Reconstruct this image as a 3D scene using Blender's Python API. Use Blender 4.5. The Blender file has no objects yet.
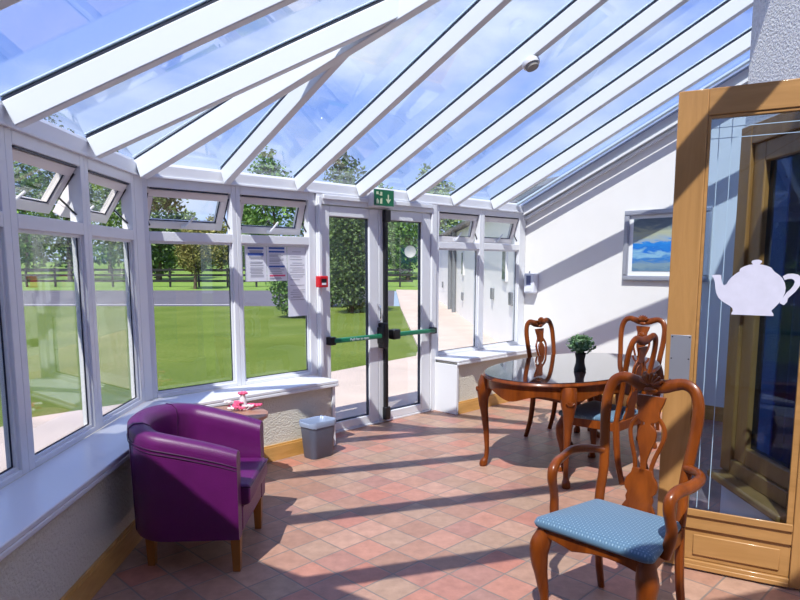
import bpy, math, random
from mathutils import Vector, Matrix
R = math.radians
S = math.sqrt(0.5)
C = bpy.context.scene.collection
random.seed(7)

# ------------------------------------------------------------------ helpers
def newmat(name):
    m = bpy.data.materials.new(name); m.use_nodes = True
    nt = m.node_tree; nt.nodes.clear()
    out = nt.nodes.new('ShaderNodeOutputMaterial')
    b = nt.nodes.new('ShaderNodeBsdfPrincipled')
    nt.links.new(b.outputs[0], out.inputs[0])
    return m, nt, b, out

def N(nt, t, **kw):
    n = nt.nodes.new(t)
    for k, v in kw.items():
        if k in n.inputs: n.inputs[k].default_value = v
        else: setattr(n, k, v)
    return n

def ramp(nt, fac, stops):
    r = nt.nodes.new('ShaderNodeValToRGB')
    el = r.color_ramp.elements
    while len(el) < len(stops): el.new(0.5)
    for e, (p, c) in zip(el, stops):
        e.position = p; e.color = (*c, 1)
    nt.links.new(fac, r.inputs[0])
    return r.outputs[0]

def simple(name, col, rough=0.5, metal=0.0, coat=0.0, spec=0.5, var=0.0, scale=8, bump=0.0, bscale=60):
    m, nt, b, out = newmat(name)
    b.inputs['Base Color'].default_value = (*col, 1)
    b.inputs['Roughness'].default_value = rough
    b.inputs['Metallic'].default_value = metal
    b.inputs['Coat Weight'].default_value = coat
    b.inputs['Specular IOR Level'].default_value = spec
    tc = N(nt, 'ShaderNodeTexCoord')
    if var:
        no = N(nt, 'ShaderNodeTexNoise', Scale=scale, Detail=5.0)
        nt.links.new(tc.outputs['Object'], no.inputs['Vector'])
        a = tuple(max(0, c*(1-var)) for c in col); d = tuple(min(1, c*(1+var)) for c in col)
        nt.links.new(ramp(nt, no.outputs['Fac'], [(0.3, a), (0.7, d)]), b.inputs['Base Color'])
    if bump:
        n2 = N(nt, 'ShaderNodeTexNoise', Scale=bscale, Detail=3.0)
        nt.links.new(tc.outputs['Object'], n2.inputs['Vector'])
        bp = N(nt, 'ShaderNodeBump', Strength=bump, Distance=0.01)
        nt.links.new(n2.outputs['Fac'], bp.inputs['Height'])
        nt.links.new(bp.outputs[0], b.inputs['Normal'])
    return m

def wood(name, c0, c1, rough=0.3, coat=0.3, scale=(3, 3, 30), axis_scale=None, knots=False):
    m, nt, b, out = newmat(name)
    tc = N(nt, 'ShaderNodeTexCoord'); mp = N(nt, 'ShaderNodeMapping')
    mp.inputs['Scale'].default_value = scale
    nt.links.new(tc.outputs['Object'], mp.inputs[0])
    no = N(nt, 'ShaderNodeTexNoise', Scale=1.0, Detail=6.0, Roughness=0.6, Distortion=0.6)
    nt.links.new(mp.outputs[0], no.inputs['Vector'])
    nt.links.new(ramp(nt, no.outputs['Fac'], [(0.3, c0), (0.7, c1)]), b.inputs['Base Color'])
    if knots:
        vo = N(nt, 'ShaderNodeTexVoronoi', Scale=3.2)
        nt.links.new(tc.outputs['Object'], vo.inputs['Vector'])
        r = ramp(nt, vo.outputs['Distance'], [(0.035, (0.12, 0.05, 0.015)), (0.10, (1, 1, 1))])
        mx = N(nt, 'ShaderNodeMix', data_type='RGBA', blend_type='MULTIPLY'); mx.inputs[0].default_value = 1
        src = b.inputs['Base Color'].links[0].from_socket
        nt.links.new(src, mx.inputs[6]); nt.links.new(r, mx.inputs[7])
        nt.links.new(mx.outputs[2], b.inputs['Base Color'])
    b.inputs['Roughness'].default_value = rough
    b.inputs['Coat Weight'].default_value = coat
    b.inputs['Coat Roughness'].default_value = 0.12
    b.inputs['Specular IOR Level'].default_value = 0.3
    return m

def glass(name, tint=(1, 1, 1), refl=1.0, rough=0.0):
    m, nt, b, out = newmat(name)
    nt.nodes.remove(b)
    tr = N(nt, 'ShaderNodeBsdfTransparent'); tr.inputs[0].default_value = (*tint, 1)
    gl = N(nt, 'ShaderNodeBsdfGlossy', Roughness=rough)
    fr = N(nt, 'ShaderNodeFresnel', IOR=1.5)
    mu = N(nt, 'ShaderNodeMath', operation='MULTIPLY'); mu.inputs[1].default_value = refl
    ge = N(nt, 'ShaderNodeNewGeometry'); io = N(nt, 'ShaderNodeMapRange')          # same index from both sides of a thin pane
    io.inputs['To Min'].default_value = 1.5; io.inputs['To Max'].default_value = 1/1.5
    nt.links.new(ge.outputs['Backfacing'], io.inputs['Value']); nt.links.new(io.outputs[0], fr.inputs['IOR'])
    nt.links.new(fr.outputs[0], mu.inputs[0])
    mx = N(nt, 'ShaderNodeMixShader')
    nt.links.new(mu.outputs[0], mx.inputs[0]); nt.links.new(tr.outputs[0], mx.inputs[1]); nt.links.new(gl.outputs[0], mx.inputs[2])
    nt.links.new(mx.outputs[0], out.inputs[0])
    return m

class MB:
    def __init__(s): s.v = []; s.f = []
    def add(s, vs, fs):
        o = len(s.v); s.v += [tuple(v) for v in vs]; s.f += [tuple(i+o for i in f) for f in fs]; return s
    def box(s, x0, x1, y0, y1, z0, z1, mat=None):
        vs = [Vector((x, y, z)) for z in (z0, z1) for y in (y0, y1) for x in (x0, x1)]
        if mat: vs = [mat @ v for v in vs]
        return s.add(vs, [(0, 2, 3, 1), (4, 5, 7, 6), (0, 1, 5, 4), (2, 6, 7, 3), (0, 4, 6, 2), (1, 3, 7, 5)])
    def beam(s, p, q, w, h, up=(0, 0, 1), drop=0.0):
        p, q = Vector(p), Vector(q); d = (q-p).normalized(); side = d.cross(Vector(up)).normalized(); u = side.cross(d).normalized()
        vs = []
        for a in (p, q):
            for i, j in ((-1, 0), (1, 0), (1, 1), (-1, 1)):
                vs.append(a + side*i*w/2 + u*(j*h-drop))
        return s.add(vs, [(0, 1, 2, 3), (7, 6, 5, 4), (0, 4, 5, 1), (1, 5, 6, 2), (2, 6, 7, 3), (3, 7, 4, 0)])
    def rings(s, rings, closed=False, caps=True):
        n = len(rings[0]); m = len(rings); vs = [p for r in rings for p in r]; fs = []
        for i in range(m if closed else m-1):
            j = (i+1) % m
            for k in range(n):
                l = (k+1) % n
                fs.append((i*n+k, i*n+l, j*n+l, j*n+k))
        if caps and not closed:
            fs.append(tuple(range(n))[::-1]); fs.append(tuple((m-1)*n+k for k in range(n)))
        return s.add(vs, fs)
    def tube(s, pts, rad, seg=10, res=0, up=None, closed=False):
        pts = [Vector(p) for p in pts]
        rad = [r if isinstance(r, (tuple, list)) else (r, r) for r in (rad if isinstance(rad, list) else [rad]*len(pts))]
        if res:
            P, Q = [], []; n = len(pts)
            rng = range(n) if closed else range(n-1)
            for i in rng:
                g = lambda k: (k % n) if closed else max(0, min(n-1, k))
                a, b, c, d = (pts[g(i+k)] for k in (-1, 0, 1, 2))
                for t in range(res):
                    t /= res
                    P.append(0.5*((2*b)+(c-a)*t+(2*a-5*b+4*c-d)*t*t+(3*b-3*c+d-a)*t**3))
                    r0, r1 = rad[g(i)], rad[g(i+1)]; tt = t*t*(3-2*t)
                    Q.append((r0[0]+(r1[0]-r0[0])*tt, r0[1]+(r1[1]-r0[1])*tt))
            if not closed: P.append(pts[-1]); Q.append(rad[-1])
            pts, rad = P, Q
        n = len(pts); rr = []; prev = None
        for i in range(n):
            a = pts[i-1] if (i or closed) else pts[i]; b = pts[(i+1) % n] if (i < n-1 or closed) else pts[i]
            t = (b-a).normalized()
            if up: nrm = Vector(up) - t*t.dot(Vector(up))
            elif prev is None: nrm = t.orthogonal()
            else: nrm = prev - t*t.dot(prev)
            if nrm.length < 1e-6: nrm = t.orthogonal()
            nrm.normalize(); prev = nrm; bi = t.cross(nrm)
            rr.append([pts[i] + nrm*math.cos(k*2*math.pi/seg)*rad[i][0] + bi*math.sin(k*2*math.pi/seg)*rad[i][1] for k in range(seg)])
        return s.rings(rr, closed)
    def lathe(s, prof, c=(0, 0, 0), seg=24, sx=1, sy=1):
        return s.rings([[(c[0]+r*sx*math.cos(k*2*math.pi/seg), c[1]+r*sy*math.sin(k*2*math.pi/seg), c[2]+z) for k in range(seg)] for r, z in prof])
    def ell(s, c, r, seg=10, rn=6, mat=None):
        rr = []
        for i in range(1, rn):
            a = math.pi*i/rn - math.pi/2
            rr.append([Vector((r[0]*math.cos(a)*math.cos(k*2*math.pi/seg), r[1]*math.cos(a)*math.sin(k*2*math.pi/seg), r[2]*math.sin(a))) for k in range(seg)])
        rr = [[(mat @ p if mat else p) + Vector(c) for p in q] for q in rr]
        return s.rings(rr)
    def prism(s, poly, fn, t0, t1):
        n = len(poly)
        vs = [fn(p[0], p[1], t0) for p in poly] + [fn(p[0], p[1], t1) for p in poly]
        fs = [tuple(range(n))[::-1], tuple(range(n, 2*n))] + [(i, (i+1) % n, n+(i+1) % n, n+i) for i in range(n)]
        return s.add(vs, fs)
    def build(s, name, mat, parent=None, smooth=True, bev=0, sub=0, loc=None, rot=None, ang=40):
        me = bpy.data.meshes.new(name); me.from_pydata(s.v, [], s.f); me.validate()
        import bmesh
        bm = bmesh.new(); bm.from_mesh(me); bmesh.ops.recalc_face_normals(bm, faces=bm.faces[:]); bm.to_mesh(me); bm.free()
        me.materials.append(mat)
        if smooth:
            me.polygons.foreach_set('use_smooth', [True]*len(me.polygons))
            try: me.set_sharp_from_angle(angle=R(ang))
            except Exception: pass
        o = bpy.data.objects.new(name, me); C.objects.link(o)
        if parent: o.parent = parent
        if loc is not None: o.location = loc
        if rot is not None: o.rotation_euler = rot
        if bev:
            md = o.modifiers.new('b', 'BEVEL'); md.width = bev; md.segments = 2; md.limit_method = 'ANGLE'; md.angle_limit = R(50)
        if sub:
            md = o.modifiers.new('s', 'SUBSURF'); md.levels = sub; md.render_levels = sub
        return o

def tag(o, label=None, cat=None, group=None, kind=None):
    if label: o['label'] = label
    if cat: o['category'] = cat
    if group: o['group'] = group
    if kind: o['kind'] = kind
    return o

def empty(name, loc=(0, 0, 0), rz=0.0, **kw):
    o = bpy.data.objects.new(name, None); C.objects.link(o); o.empty_display_size = 0.1
    o.location = loc; o.rotation_euler = (0, 0, rz)
    return tag(o, **kw)

def copy_tree(o, parent=None):
    c = o.copy(); C.objects.link(c); c.parent = parent
    for ch in list(o.children): copy_tree(ch, c)
    return c

def bx(name, mat, parent, *a, bev=0): return MB().box(*a).build(name, mat, parent, smooth=bool(bev), bev=bev)

# plan frames: D = front glazed wall (x along it, y outwards); L = left glazed wall
A45 = R(45)
TL = R(92.4)
U, NN = Vector((S, S, 0)), Vector((-S, S, 0))
dL = Vector((math.cos(TL), math.sin(TL), 0)); nL = Vector((-math.sin(TL), math.cos(TL), 0))
def D(a, b, z=0.0): return U*a + NN*b + Vector((0, 0, z))
def L(a, d, z=0.0): return dL*a + nL*d + Vector((0, 0, z))
BG, DG, AE = 4.65, 1.66, 6.85          # glazing planes of D and L, end wall plane
C0 = Vector((-1.859, 4.717, 0)); C0a, C0l = 2.0208, 4.7907
VH = Vector((1.018, -0.397, 0)); KH = 0.439
XH, YH = 2.00, 3.90                    # house wall plane and its corner
P24 = 0.4515                           # tan of the roof pitch

# ------------------------------------------------------------------ materials
M = {}
M['upvc'] = simple('white_upvc', (0.74, 0.75, 0.79), 0.28)
M['rafter'] = simple('white_rafter', (0.76, 0.79, 0.82), 0.35)
M['upvc_shaded'] = simple('vent_upvc_in_shade', (0.74, 0.70, 0.70), 0.3)  # white uPVC with the vents' pinkish-grey shade put into the colour
M['gasket'] = simple('dark_gasket', (0.01, 0.014, 0.035), 0.5)
M['cap'] = simple('glazing_cap', (0.55, 0.68, 0.78), 0.35)
M['glass'] = glass('window_glass', (0.97, 0.985, 0.98), 1.25)
M['roofglass'] = glass('roof_glass', (0.94, 0.97, 1.0), 1.1)
M['leafglass'] = glass('tinted_glass', (0.70, 0.80, 0.90), 0.8)
M['deepglass'] = glass('navy_glass', (0.30, 0.45, 0.70), 0.8)
M['pane'] = M['glass']
M['white'] = simple('white_paint', (0.79, 0.775, 0.76), 0.75, var=0.02, scale=3)
M['plaster'] = simple('rough_plaster', (0.66, 0.62, 0.53), 0.85, bump=0.9, bscale=70)
M['pebble'] = simple('pebbledash', (0.74, 0.73, 0.72), 0.9, var=0.12, scale=45, bump=1.0, bscale=75)
M['flash'] = simple('blue_flashing', (0.30, 0.37, 0.54), 0.4)
M['pine'] = wood('pine', (0.52, 0.27, 0.07), (0.68, 0.38, 0.12), 0.3, 0.3, (4, 4, 26), knots=True)
M['oak'] = wood('oak', (0.32, 0.160, 0.052), (0.46, 0.24, 0.085), 0.38, 0.25, (14, 14, 1.6))
M['oakh'] = wood('oak_rail', (0.32, 0.160, 0.052), (0.46, 0.24, 0.085), 0.38, 0.25, (1.6, 14, 14))
M['oakdark'] = wood('dark_oak', (0.33, 0.15, 0.035), (0.44, 0.21, 0.055), 0.4, 0.2, (14, 14, 1.6))
M['maho'] = wood('mahogany', (0.105, 0.020, 0.002), (0.25, 0.056, 0.005), 0.33, 0.15, (16, 16, 2.5))
M['mahodark'] = wood('dark_mahogany', (0.055, 0.016, 0.008), (0.085, 0.026, 0.012), 0.3, 0.5, (16, 16, 2.5))
M['top'] = simple('polished_table_top', (0.020, 0.010, 0.009), 0.045, coat=1.0, spec=0.9)
M['leather'] = simple('purple_leather', (0.105, 0.006, 0.098), 0.42, var=0.10, scale=10, bump=0.12, bscale=220)
M['leatherdark'] = simple('purple_piping', (0.05, 0.005, 0.05), 0.45)
M['chairleg'] = wood('beech_leg', (0.28, 0.105, 0.02), (0.36, 0.14, 0.03), 0.4, 0.2, (16, 16, 2))
M['sidewood'] = wood('side_table_wood', (0.36, 0.17, 0.11), (0.46, 0.24, 0.16), 0.4, 0.1, (4, 18, 18))
M['bin'] = simple('grey_plastic', (0.10, 0.115, 0.17), 0.45)
M['liner'] = simple('bin_liner', (0.27, 0.33, 0.47), 0.3)
M['black'] = simple('black_plastic', (0.008, 0.008, 0.010), 0.35)
M['green'] = simple('green_bar', (0.012, 0.17, 0.085), 0.3)
M['signgreen'] = simple('sign_green', (0.0, 0.135, 0.055), 0.3)
M['signpale'] = simple('sign_print', (0.62, 0.68, 0.45), 0.5)
M['red'] = simple('red_plastic', (0.62, 0.012, 0.022), 0.3)
M['chrome'] = simple('chrome', (0.75, 0.75, 0.78), 0.15, metal=1)
M['steel'] = simple('brushed_steel', (0.36, 0.37, 0.43), 0.42, metal=0.6)
M['silver'] = simple('silver_frame', (0.40, 0.41, 0.47), 0.38, metal=0.4)
M['mount'] = simple('picture_mount', (0.80, 0.82, 0.84), 0.7)
M['paper'] = simple('paper', (0.74, 0.75, 0.82), 0.7)
M['ink'] = simple('grey_ink', (0.36, 0.37, 0.43), 0.8)
M['inkblue'] = simple('blue_ink', (0.06, 0.12, 0.42), 0.8)
M['inkred'] = simple('red_ink', (0.72, 0.10, 0.20), 0.8)
M['device'] = simple('device_white', (0.74, 0.76, 0.84), 0.35)
M['devdark'] = simple('device_window', (0.10, 0.11, 0.25), 0.2)
M['smoke'] = simple('detector_grille', (0.30, 0.28, 0.26), 0.6)
M['tea'] = simple('teapot_sticker', (0.60, 0.58, 0.70), 0.6, var=0.05, scale=20)
M['bevel'] = simple('bevelled_glass_line', (0.36, 0.48, 0.60), 0.1)
M['leafplant'] = simple('plant_leaf', (0.035, 0.12, 0.035), 0.5, var=0.5, scale=40)
M['petalp'] = simple('pink_petal', (0.75, 0.10, 0.22), 0.6)
M['petalw'] = simple('white_petal', (0.80, 0.74, 0.74), 0.6)
M['navy'] = simple('navy_room', (0.02, 0.05, 0.25), 0.5)
M['navy2'] = simple('navy_curtain', (0.04, 0.12, 0.50), 0.6)
M['concrete'] = simple('path_concrete', (0.55, 0.45, 0.39), 0.9, var=0.10, scale=1.2, bump=0.3, bscale=40)
M['tarmac'] = simple('tarmac', (0.115, 0.105, 0.125), 0.9, var=0.08, scale=0.3)
M['line'] = simple('road_paint', (0.75, 0.74, 0.74), 0.8)
M['render'] = simple('white_render', (0.90, 0.88, 0.85), 0.85, var=0.03, scale=1.0)
M['slate'] = simple('roof_slate', (0.16, 0.14, 0.13), 0.8, var=0.2, scale=3)
M['pipe'] = simple('grey_pipe', (0.13, 0.14, 0.16), 0.5)
M['winext'] = simple('dark_window', (0.12, 0.14, 0.18), 0.15)
M['fence'] = simple('black_fence', (0.012, 0.012, 0.012), 0.7)
M['bark'] = simple('bark', (0.10, 0.07, 0.045), 0.9, var=0.3, scale=6)

def leafmat(name, c0, c1, c2):
    m, nt, b, out = newmat(name)
    g = N(nt, 'ShaderNodeNewGeometry')
    nt.links.new(ramp(nt, g.outputs['Random Per Island'], [(0.0, c0), (0.5, c1), (1.0, c2)]), b.inputs['Base Color'])
    b.inputs['Roughness'].default_value = 0.6
    b.inputs['Specular IOR Level'].default_value = 0.2
    return m
M['leaf_dark'] = leafmat('dark_foliage', (0.05, 0.085, 0.025), (0.09, 0.145, 0.045), (0.15, 0.22, 0.07))
M['leaf_mid'] = leafmat('green_foliage', (0.05, 0.11, 0.02), (0.10, 0.20, 0.04), (0.18, 0.31, 0.07))
M['leaf_lite'] = leafmat('pale_foliage', (0.09, 0.15, 0.04), (0.17, 0.26, 0.07), (0.27, 0.36, 0.12))
M['leaf_gold'] = leafmat('golden_foliage', (0.11, 0.125, 0.03), (0.20, 0.20, 0.05), (0.30, 0.27, 0.09))

def grassmat(name, c0, c1, c2):
    m, nt, b, out = newmat(name)
    tc = N(nt, 'ShaderNodeTexCoord')
    n1 = N(nt, 'ShaderNodeTexNoise', Scale=0.55, Detail=6.0); n2 = N(nt, 'ShaderNodeTexNoise', Scale=16.0, Detail=8.0, Roughness=0.8)
    for n in (n1, n2): nt.links.new(tc.outputs['Object'], n.inputs['Vector'])
    mx = N(nt, 'ShaderNodeMath', operation='MULTIPLY_ADD'); mx.inputs[1].default_value = 0.28
    ad = N(nt, 'ShaderNodeMath', operation='MULTIPLY'); ad.inputs[1].default_value = 0.72
    nt.links.new(n2.outputs['Fac'], ad.inputs[0]); nt.links.new(n1.outputs['Fac'], mx.inputs[0]); nt.links.new(ad.outputs[0], mx.inputs[2])
    nt.links.new(ramp(nt, mx.outputs[0], [(0.36, c0), (0.5, c1), (0.64, c2)]), b.inputs['Base Color'])
    bp = N(nt, 'ShaderNodeBump', Strength=0.6, Distance=0.04)
    nt.links.new(n2.outputs['Fac'], bp.inputs['Height']); nt.links.new(bp.outputs[0], b.inputs['Normal'])
    b.inputs['Roughness'].default_value = 0.9; b.inputs['Specular IOR Level'].default_value = 0.1
    return m
M['lawn'] = grassmat('lawn_grass', (0.075, 0.115, 0.016), (0.125, 0.18, 0.028), (0.215, 0.25, 0.065))
M['field'] = grassmat('field_grass', (0.13, 0.22, 0.04), (0.19, 0.30, 0.06), (0.26, 0.36, 0.09))

def tilemat():
    m, nt, b, out = newmat('terracotta_tiles')
    T = 0.203
    tc = N(nt, 'ShaderNodeTexCoord'); mp = N(nt, 'ShaderNodeMapping')
    mp.vector_type = 'TEXTURE'
    mp.inputs['Rotation'].default_value = (0, 0, A45); mp.inputs['Scale'].default_value = (T, T, T)
    nt.links.new(tc.outputs['Object'], mp.inputs[0])
    off = N(nt, 'ShaderNodeVectorMath', operation='SUBTRACT'); off.inputs[1].default_value = (0.90, 0.15, 0)
    nt.links.new(mp.outputs[0], off.inputs[0])
    fl = N(nt, 'ShaderNodeVectorMath', operation='FLOOR'); fr = N(nt, 'ShaderNodeVectorMath', operation='FRACTION')
    nt.links.new(off.outputs[0], fl.inputs[0]); nt.links.new(off.outputs[0], fr.inputs[0])
    flat = N(nt, 'ShaderNodeVectorMath', operation='MULTIPLY'); flat.inputs[1].default_value = (1, 1, 0)
    nt.links.new(fl.outputs[0], flat.inputs[0])
    wn = N(nt, 'ShaderNodeTexWhiteNoise', noise_dimensions='3D'); nt.links.new(flat.outputs[0], wn.inputs['Vector'])
    tile = ramp(nt, wn.outputs['Value'], [(0.0, (0.34, 0.19, 0.135)), (0.25, (0.44, 0.235, 0.165)), (0.45, (0.38, 0.25, 0.175)), (0.62, (0.48, 0.275, 0.20)), (0.8, (0.46, 0.19, 0.135)), (1.0, (0.36, 0.20, 0.16))])
    no = N(nt, 'ShaderNodeTexNoise', Scale=14.0, Detail=6.0, Roughness=0.65); nt.links.new(tc.outputs['Object'], no.inputs['Vector'])
    mot = ramp(nt, no.outputs['Fac'], [(0.25, (0.76, 0.74, 0.74)), (0.75, (1.16, 1.16, 1.16))])
    mx = N(nt, 'ShaderNodeMix', data_type='RGBA', blend_type='MULTIPLY'); mx.inputs[0].default_value = 1
    nt.links.new(tile, mx.inputs[6]); nt.links.new(mot, mx.inputs[7])
    # grout mask
    sub = N(nt, 'ShaderNodeVectorMath', operation='SUBTRACT'); sub.inputs[1].default_value = (0.5, 0.5, 0.5)
    ab = N(nt, 'ShaderNodeVectorMath', operation='ABSOLUTE')
    nt.links.new(fr.outputs[0], sub.inputs[0]); nt.links.new(sub.outputs[0], ab.inputs[0])
    sp = N(nt, 'ShaderNodeSeparateXYZ'); nt.links.new(ab.outputs[0], sp.inputs[0])
    mxm = N(nt, 'ShaderNodeMath', operation='MAXIMUM'); nt.links.new(sp.outputs[0], mxm.inputs[0]); nt.links.new(sp.outputs[1], mxm.inputs[1])
    mr = N(nt, 'ShaderNodeMapRange'); mr.inputs['From Min'].default_value = 0.468; mr.inputs['From Max'].default_value = 0.486
    nt.links.new(mxm.outputs[0], mr.inputs['Value'])
    mg = N(nt, 'ShaderNodeMix', data_type='RGBA')
    nt.links.new(mr.outputs[0], mg.inputs[0]); nt.links.new(mx.outputs[2], mg.inputs[6]); mg.inputs[7].default_value = (0.22, 0.175, 0.15, 1)
    nt.links.new(mg.outputs[2], b.inputs['Base Color'])
    inv = N(nt, 'ShaderNodeMath', operation='SUBTRACT'); inv.inputs[0].default_value = 1; nt.links.new(mr.outputs[0], inv.inputs[1])
    bp = N(nt, 'ShaderNodeBump', Strength=0.35, Distance=0.004); nt.links.new(inv.outputs[0], bp.inputs['Height'])
    nt.links.new(bp.outputs[0], b.inputs['Normal'])
    b.inputs['Roughness'].default_value = 0.42; b.inputs['Specular IOR Level'].default_value = 0.4
    return m
M['tiles'] = tilemat()

def fabricmat():
    m, nt, b, out = newmat('blue_upholstery')
    tc = N(nt, 'ShaderNodeTexCoord'); mp = N(nt, 'ShaderNodeMapping'); mp.vector_type = 'TEXTURE'
    mp.inputs['Rotation'].default_value = (0, 0, A45); mp.inputs['Scale'].default_value = (0.019, 0.019, 0.019)
    nt.links.new(tc.outputs['Object'], mp.inputs[0])
    fr = N(nt, 'ShaderNodeVectorMath', operation='FRACTION'); nt.links.new(mp.outputs[0], fr.inputs[0])
    sub = N(nt, 'ShaderNodeVectorMath', operation='SUBTRACT'); sub.inputs[1].default_value = (0.5, 0.5, 0)
    fl = N(nt, 'ShaderNodeVectorMath', operation='MULTIPLY'); fl.inputs[1].default_value = (1, 1, 0)
    nt.links.new(fr.outputs[0], sub.inputs[0]); nt.links.new(sub.outputs[0], fl.inputs[0])
    ln = N(nt, 'ShaderNodeVectorMath', operation='LENGTH'); nt.links.new(fl.outputs[0], ln.inputs[0])
    col = ramp(nt, ln.outputs['Value'], [(0.12, (0.22, 0.33, 0.43)), (0.20, (0.075, 0.150, 0.235)), (0.5, (0.075, 0.150, 0.235)), (0.58, (0.12, 0.21, 0.31))])
    nt.links.new(col, b.inputs['Base Color'])
    b.inputs['Roughness'].default_value = 0.85; b.inputs['Sheen Weight'].default_value = 0.2
    return m
M['fabric'] = fabricmat()

def paintingmat():
    m, nt, b, out = newmat('seascape_paint')
    tc = N(nt, 'ShaderNodeTexCoord'); sp = N(nt, 'ShaderNodeSeparateXYZ')
    nt.links.new(tc.outputs['Object'], sp.inputs[0])
    mp = N(nt, 'ShaderNodeMapping'); mp.inputs['Scale'].default_value = (4, 4, 17); nt.links.new(tc.outputs['Object'], mp.inputs[0])
    no = N(nt, 'ShaderNodeTexNoise', Scale=1.0, Detail=6.0, Distortion=1.5); nt.links.new(mp.outputs[0], no.inputs['Vector'])
    ad = N(nt, 'ShaderNodeMath', operation='MULTIPLY_ADD'); ad.inputs[1].default_value = 0.22; nt.links.new(no.outputs['Fac'], ad.inputs[0])
    nt.links.new(sp.outputs[2], ad.inputs[2])
    mr = N(nt, 'ShaderNodeMapRange'); mr.inputs['From Min'].default_value = -0.17; mr.inputs['From Max'].default_value = 0.40
    nt.links.new(ad.outputs[0], mr.inputs['Value'])
    col = ramp(nt, mr.outputs[0], [(0.0, (0.10, 0.20, 0.32)), (0.12, (0.20, 0.30, 0.36)), (0.22, (0.02, 0.17, 0.50)), (0.33, (0.24, 0.46, 0.62)), (0.42, (0.01, 0.15, 0.55)), (0.54, (0.02, 0.22, 0.62)), (0.57, (0.26, 0.36, 0.48)), (0.72, (0.40, 0.43, 0.30)), (0.86, (0.14, 0.19, 0.23)), (1.0, (0.10, 0.14, 0.18))])
    nt.links.new(col, b.inputs['Base Color']); b.inputs['Roughness'].default_value = 0.4
    return m
M['painting'] = paintingmat()

# ------------------------------------------------------------------ floor and walls
def poly_slab(name, pts, z0, z1, mat, **kw):
    mb = MB(); mb.prism([(p.x, p.y) for p in pts], lambda x, y, t: (x, y, t), z0, z1)
    return tag(mb.build(name, mat, smooth=False), **kw)

EW = D(AE, 4.72)
poly_slab('floor', [C0 + Vector((-.03, .03, 0)), D(AE, BG+.06), D(AE, 1.0), Vector((XH+.1, YH-.3, 0)), Vector((XH+.1, -2.0, 0)), L(-2.0, DG+.04)], -0.10, 0.0, M['tiles'], kind='structure')

# house: canted wall seen edge-on at right, oak window set in it
hw = MB()
hw.box(XH+.06, XH+.45, -2.0, 3.115, 0, 4.6)
hw.box(XH, XH+.45, 3.115, YH, 2.36, 4.6)
hw.build('wall_right', M['pebble'], smooth=False)['kind'] = 'structure'
tag(bx('wall_under_window', M['white'], None, XH, XH+.45, 3.115, YH, 0, 0.284), kind='structure')
ah, bh = (XH+YH)*S, (YH-XH)*S
hb = MB(); hb.box(ah+.45, AE, bh-.3, bh, 0, 4.6)
o = hb.build('wall_house', M['pebble'], smooth=False); o.rotation_euler = (0, 0, A45); o['kind'] = 'structure'
tag(bx('wall_back', M['white'], None, -2.2, XH, -2.15, -2.0, 0, 4.4), kind='structure')

w = empty('window_7', (XH, YH, 0), kind='structure')     # local x = -y world handled directly
def hwbox(name, mat, x0, x1, y0, y1, z0, z1, parent, bev=.006):
    return MB().box(x0-XH, x1-XH, y0-YH, y1-YH, z0, z1).build(name, mat, parent, bev=bev)
fm = MB()
for (y0, y1, z0, z1) in ((3.78, 3.90, .331, 2.359), (3.12, 3.20, .331, 2.359), (3.20, 3.78, 2.25, 2.359), (3.20, 3.78, .331, .42)):
    fm.box(-.02, .12, y0-YH, y1-YH, z0, z1)
fm.build('window_frame', M['oakdark'], w, bev=.006)
sm = MB()
for (y0, y1, z0, z1) in ((3.66, 3.78, .42, 2.25), (3.20, 3.66, 2.14, 2.25), (3.20, 3.66, .42, .52)):
    sm.box(.0, .07, y0-YH, y1-YH, z0, z1)
sm.build('window_sash', M['oakdark'], w, bev=.008)
hwbox('window_sill', M['oakdark'], XH-.11, XH+.05, 3.12, YH-.02, .285, .33, w, bev=.012)
hwbox('window_pane', M['deepglass'], XH+.03, XH+.036, 3.201, 3.659, .521, 2.14, w, bev=0)
cu = MB()
for k in range(6):
    y = 3.18+k*.125
    cu.tube([(XH+.28-XH, y-YH, .30), (XH+.28-XH, y-YH, 2.34)], [(.035, .05)]*2, seg=8)
cu.build('curtain', M['navy2'], w)
tag(MB().box(XH+.36, XH+.44, 3.12, 3.88, .29, 2.36).build('wall_inner', M['navy'], smooth=False), kind='structure')

# end wall (local D frame)
def Dobj(mb, name, mat, parent=None, **kw):
    o = mb.build(name, mat, parent, **kw)
    if not parent: o.rotation_euler = (0, 0, A45)
    return o
zr = lambda b: 2.31 + P24*(BG-b)          # glass height of the D slope
mb = MB(); mb.prism([(BG+.14, -.1), (BG+.14, 2.20), (BG, 2.20), (bh, zr(bh)-.10), (bh, -.1)], lambda b, z, t: (t, b, z), AE, AE+.2)
tag(Dobj(mb, 'wall_end', M['white'], smooth=False), kind='structure')
mb = MB(); mb.prism([(BG+.03, zr(BG)-.04), (bh+.01, zr(bh)-.04), (bh+.01, zr(bh)-.16), (BG+.03, zr(BG)-.16)], lambda b, z, t: (t, b, z), AE-.09, AE-.001)
mb.prism([(BG, zr(BG)-.161), (bh+.01, zr(bh)-.161), (bh+.01, zr(bh)-.195), (BG, zr(BG)-.195)], lambda b, z, t: (t, b, z), AE-.045, AE-.001)
tag(Dobj(mb, 'trim_1', M['rafter'], smooth=False), kind='structure')
mb = MB().box(AE-.022, AE-.001, bh, 4.335, 0.001, .13); mb.box(AE-.014, AE-.001, bh, 4.335, .13, .145)
tag(Dobj(mb, 'baseboard_end', M['pine']), kind='structure')

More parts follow.
